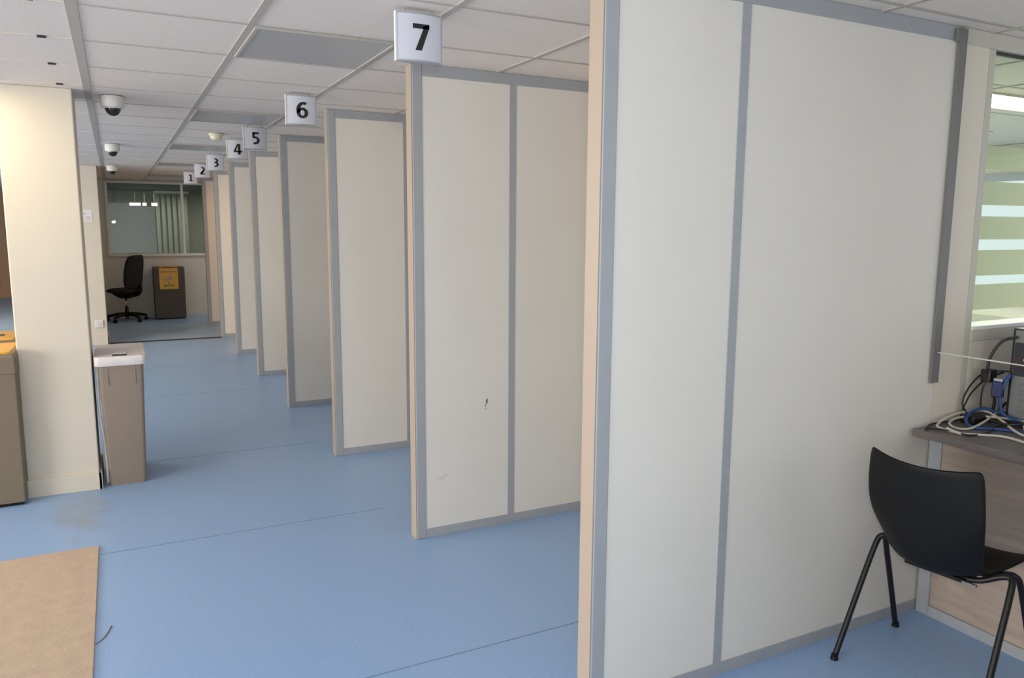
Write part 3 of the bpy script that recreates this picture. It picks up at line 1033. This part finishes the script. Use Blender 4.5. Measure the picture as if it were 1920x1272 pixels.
# ================================================================== BLACK CHAIR
ch = thing('plastic_chair', 'black plastic shell chair on black tube legs, facing the counter desk', 'chair', (2.50, 1.575, 0), R(8))
prof = [(-0.246, 0.800), (-0.233, 0.745), (-0.220, 0.690), (-0.206, 0.630), (-0.192, 0.570), (-0.178, 0.512), (-0.162, 0.458), (-0.132, 0.416), (-0.078, 0.402),
        (0.0, 0.412), (0.07, 0.430), (0.13, 0.440), (0.18, 0.438), (0.215, 0.425)]
half = [0.182, 0.188, 0.192, 0.193, 0.188, 0.178, 0.166, 0.156, 0.160, 0.180, 0.200, 0.208, 0.204, 0.185]
bm = bmesh.new()
NV, NU = len(prof), 16
rows = []
for i, ((px, pz), hw) in enumerate(zip(prof, half)):
    v = i / (NV - 1)
    back = max(0.0, 1 - i / 6.0)          # 1 at the top of the back, 0 at the seat bend
    bend = math.exp(-((i - 6.5) / 2.2) ** 2)
    seat = max(0.0, (i - 7) / 6.0)
    r_ = []
    for j in range(NU + 1):
        u = -1 + 2 * j / NU
        x = px + back * 0.052 * u * u + bend * 0.060 * abs(u) ** 2.4
        z = pz + back * 0.018 * u * u + bend * 0.040 * abs(u) ** 2.4 + min(1, seat * 2) * 0.020 * abs(u) ** 3
        r_.append(bm.verts.new((x, hw * u, z)))
    rows.append(r_)
for a, b in zip(rows, rows[1:]):
    for j in range(NU):
        bm.faces.new((a[j], a[j + 1], b[j + 1], b[j]))
bmesh.ops.recalc_face_normals(bm, faces=bm.faces)
shell = link('seat_shell', bm, M['black'], ch, smooth=True)
so_ = shell.modifiers.new('solid', 'SOLIDIFY')
so_.thickness = 0.007
so_.offset = 0
ss = shell.modifiers.new('sub', 'SUBSURF')
ss.levels = ss.render_levels = 1
TR = 0.0105
for sy in (1, -1):
    a = sy * 0.222
    for nm, foot, ax in (('leg', (-0.226, sy * 0.245, 0.006), -0.012), ('leg', (0.190, sy * 0.245, 0.006), 0.012)):
        pts = [foot, (foot[0] * 0.52 + ax * 0.48, sy * 0.236, 0.225), (ax * 1.4 + foot[0] * 0.10, sy * 0.228, 0.395), (ax + foot[0] * 0.02, sy * 0.218, 0.432),
               (ax * 1.5, sy * 0.188, 0.430), (ax * 3, sy * 0.13, 0.400), (ax * 4, sy * 0.06, 0.392), (ax * 4, 0.001 * sy, 0.391)]
        bm = bmesh.new()
        add_tube(bm, spline(pts, 6), TR, 12)
        lg = link(nm, bm, M['black_metal'], ch, smooth=True)
        bm = bmesh.new()
        add_lathe(bm, [(0, 0), (0.014, 0), (0.014, 0.005), (0.0115, 0.012), (0.0115, 0.020), (0, 0.020)], 14, (foot[0], foot[1]))
        link('foot_cap', bm, M['black'], lg)
box('underseat_plate', (-0.07, -0.10, 0.386), (0.07, 0.10, 0.398), M['black'], ch)
box('label_clip', (-0.076, -0.140, 0.388), (-0.066, -0.095, 0.396), M['alu_dark'], ch)

# ================================================================== COMPUTER
pc = thing('computer_tower', 'grey computer tower with cables at its rear, on the counter against the wall', 'computer', (3.14, 1.60, DZ))
box('casing', (0.004, 0.0, 0.0), (0.41, 0.185, 0.385), M['cable_black'], pc, bevel=0.003)
box('rear_plate', (-0.001, 0.006, 0.006), (0.0042, 0.172, 0.379), M['pc_metal'], pc)
box('vent', (-0.004, 0.03, 0.30), (-0.0008, 0.085, 0.325), M['groove'], pc)
boxes('slot_cover', [((-0.004, 0.02, 0.05 + 0.022 * i), (-0.001, 0.14, 0.064 + 0.022 * i)) for i in range(6)], M['alu_dark'], pc)
box('port_block', (-0.012, 0.105, 0.20), (-0.0008, 0.165, 0.33), M['groove'], pc)
box('status_light', (-0.006, 0.115, 0.262), (-0.0125, 0.128, 0.270), M['red_led'], pc)

ad = thing('power_adapter', 'black power adapter lying on the counter behind the looping cables', 'adapter', (3.050, 1.845, DZ + 0.0005), R(0))
box('body', (-0.06, -0.03, 0), (0.075, 0.03, 0.030), M['cable_black'], ad, bevel=0.006)
pg = thing('video_connector', 'dark blue video connector hanging at the back of the computer', 'connector', (3.105, 1.80, 0.925), R(10))
box('hood', (-0.014, -0.02, -0.035), (0.012, 0.02, 0.03), M['plug_blue'], pg, bevel=0.004)
box('plug_shell', (-0.009, -0.016, 0.03), (0.008, 0.016, 0.040), M['alu'], pg)


def cable(name, pts, r, m, label, group='cables on the counter'):
    bm = bmesh.new()
    add_tube(bm, spline(pts, 8), r, 8)
    return tag(link(name, bm, m, smooth=True), label, 'cable', group)


Z = DZ + 0.0062
cable('cable', [(2.80, 1.77, Z), (2.81, 1.845, Z + .004), (2.90, 1.87, Z + .022), (3.02, 1.875, Z + .032), (3.12, 1.85, Z + .03), (3.06, 1.75, Z + .022), (2.99, 1.65, Z + .006), (2.98, 1.58, Z), (2.98, 1.4, Z)],
      0.0048, M['cable_white'], 'pale grey cable looping widest to the left on the counter')
cable('cable', [(3.25, 1.80, Z + .03), (3.16, 1.82, Z + .03), (3.02, 1.79, Z + .012), (2.90, 1.775, Z), (2.865, 1.81, Z), (2.90, 1.855, Z + .008), (2.99, 1.86, Z + .018), (3.09, 1.80, Z + .02), (3.12, 1.68, Z + .02), (3.08, 1.55, Z)],
      0.0046, M['cable_white'], 'pale cable forming the inner crossing loop on the counter')
cable('cable', [(2.80, 1.80, Z + .009), (2.80, 1.745, Z), (2.85, 1.70, Z), (2.90, 1.65, Z), (2.895, 1.58, Z), (2.86, 1.50, Z), (2.85, 1.38, Z)],
      0.0050, M['cable_white'], 'thick pale cable running along the front edge of the counter')
cable('cable', [(3.13, 1.775, 0.985), (3.11, 1.79, 0.93), (3.125, 1.80, 0.86), (3.15, 1.80, 0.815), (3.10, 1.84, Z + .045), (3.02, 1.85, Z + .035), (2.95, 1.82, Z + .012), (2.935, 1.775, Z), (2.99, 1.72, Z), (3.02, 1.67, Z), (3.03, 1.60, Z), (3.03, 1.45, Z)],
      0.0056, M['cable_blue'], 'thick blue cable curling from the computer over the counter')
cable('cable', [(2.735 + 0.01, 1.85, Z), (2.83, 1.885, Z), (2.94, 1.885, Z), (3.00, 1.88, Z + .006), (3.02, 1.88, Z + .05), (3.06, 1.875, 0.90), (3.13, 1.86, 0.955), (3.20, 1.84, 0.975)],
      0.0036, M['cable_black'], 'black cable rising along the wall from the counter corner')
cable('cable', [(3.03, 1.87, 0.815), (3.01, 1.88, 0.86), (3.05, 1.88, 0.925), (3.12, 1.87, 0.975), (3.17, 1.83, 0.985), (3.19, 1.80, 0.985)],
      0.0036, M['cable_black'], 'upper black cable arching from the wall post to the computer')
cable('cable', [(2.745, 1.85, Z), (2.79, 1.82, Z), (2.80, 1.77, Z + .001), (2.805, 1.72, Z), (2.86, 1.705, Z), (2.95, 1.72, Z), (3.03, 1.75, Z), (3.09, 1.73, Z), (3.12, 1.69, Z)],
      0.0034, M['cable_black'], 'thin black cable lying flat along the front of the counter')
cable('cable', [(3.130, 1.76, 1.135), (3.10, 1.80, 1.115), (3.085, 1.83, 1.05), (3.085, 1.835, 0.99), (3.12, 1.83, 0.94), (3.14, 1.83, 0.86), (3.14, 1.84, 0.80)],
      0.0058, M['cable_black'], 'thick black cable bending down from the top of the computer')
cable('cable', [(3.155, 1.83, 0.975), (3.12, 1.86, 0.94), (3.115, 1.87, 0.88), (3.12, 1.87, 0.80)],
      0.0032, M['cable_black'], 'thin dark cable hanging straight down the wall behind the computer')
cable('cable', [(3.04, 1.845, Z), (3.09, 1.80, Z + .012), (3.118, 1.74, Z + .01), (3.125, 1.66, Z + .004), (3.11, 1.585, Z), (3.06, 1.52, Z), (3.10, 1.45, Z)],
      0.0045, M['cable_black'], 'black cable tangled in front of the computer base')
cable('cable', [(3.28, 1.52, Z + .02), (3.18, 1.57, Z + .03), (3.08, 1.63, Z + .035), (3.02, 1.70, Z + .02), (3.06, 1.79, Z + .012), (3.16, 1.83, Z + .02), (3.22, 1.83, Z + .06)],
      0.0048, M['cable_black'], 'black cable looping over the pale ones beside the power adapter')
cable('cable', [(3.128, 1.66, 0.84), (3.10, 1.67, 0.83), (3.07, 1.62, 0.80), (3.08, 1.54, Z + .004), (3.05, 1.46, Z)],
      0.0055, M['cable_black'], 'short black cable leaving the lower rear of the computer')
cable('cable', [(3.120, 1.765, 0.985), (3.105, 1.775, 0.95), (3.10, 1.785, 0.90), (3.105, 1.78, 0.84), (3.11, 1.76, Z + .03), (3.10, 1.70, Z + .022)],
      0.0050, M['cable_blue'], 'second blue cable dropping straight down beside the computer')
pgd = box('connector_block', (3.085, 1.825, 0.945), (3.135, 1.865, 0.995), M['cable_black'], bevel=0.005)
tag(pgd, 'black plug block at the rear corner of the computer', 'plug')
ct = thing('cable_clip', 'small clear plastic connector standing among the pale cables', 'connector', (3.10, 1.68, DZ))
box('body', (-0.005, -0.007, 0), (0.005, 0.007, 0.022), M['white'], ct, bevel=0.002)

# ================================================================== BEHIND THE STRIPED WINDOW
ofd = thing('office_desk', 'pale office desk seen through the lower part of the striped window', 'desk', (4.3, 2.9, 0), 0)
box('desktop', (-0.6, -0.5, 0.72), (1.2, 0.4, 0.75), M['frame'], ofd)
for x, y in ((-0.57, -0.47), (1.13, -0.47), (-0.57, 0.33), (1.13, 0.33)):
    box('leg', (x, y, 0), (x + 0.04, y + 0.04, 0.72), M['alu_dark'], ofd)
cb = thing('office_cabinet', 'low beige cabinet under the far daylight window of the staff office', 'cabinet', (6.6, 3.6, 0))
box('body', (-0.25, -1.2, 0), (0.25, 1.2, 0.90), M['wallpanel'], cb)
box('door', (-0.262, -1.18, 0.05), (-0.2502, -0.01, 0.86), M['frame'], cb)
box('door', (-0.262, 0.01, 0.05), (-0.2502, 1.18, 0.86), M['frame'], cb)

# vertical blinds in the back office
vb = thing('vertical_blind', 'pale vertical blind hanging in the dim office behind the back window', 'blind', (1.09, 17.6, 1.0))
for k in range(6):
    bm = bmesh.new()
    add_box(bm, (-0.045, -0.002, -0.9), (0.045, 0.002, 1.20))
    bmesh.ops.rotate(bm, verts=bm.verts, cent=(0, 0, 0), matrix=Matrix.Rotation(R(35), 3, 'Z'))
    bmesh.ops.translate(bm, verts=bm.verts, vec=(-0.26 + 0.105 * k, 0, 0))
    link('slat', bm, M['blind'], vb)
box('head_rail', (-0.32, -0.03, 1.20), (0.34, 0.03, 1.25), M['white'], vb)
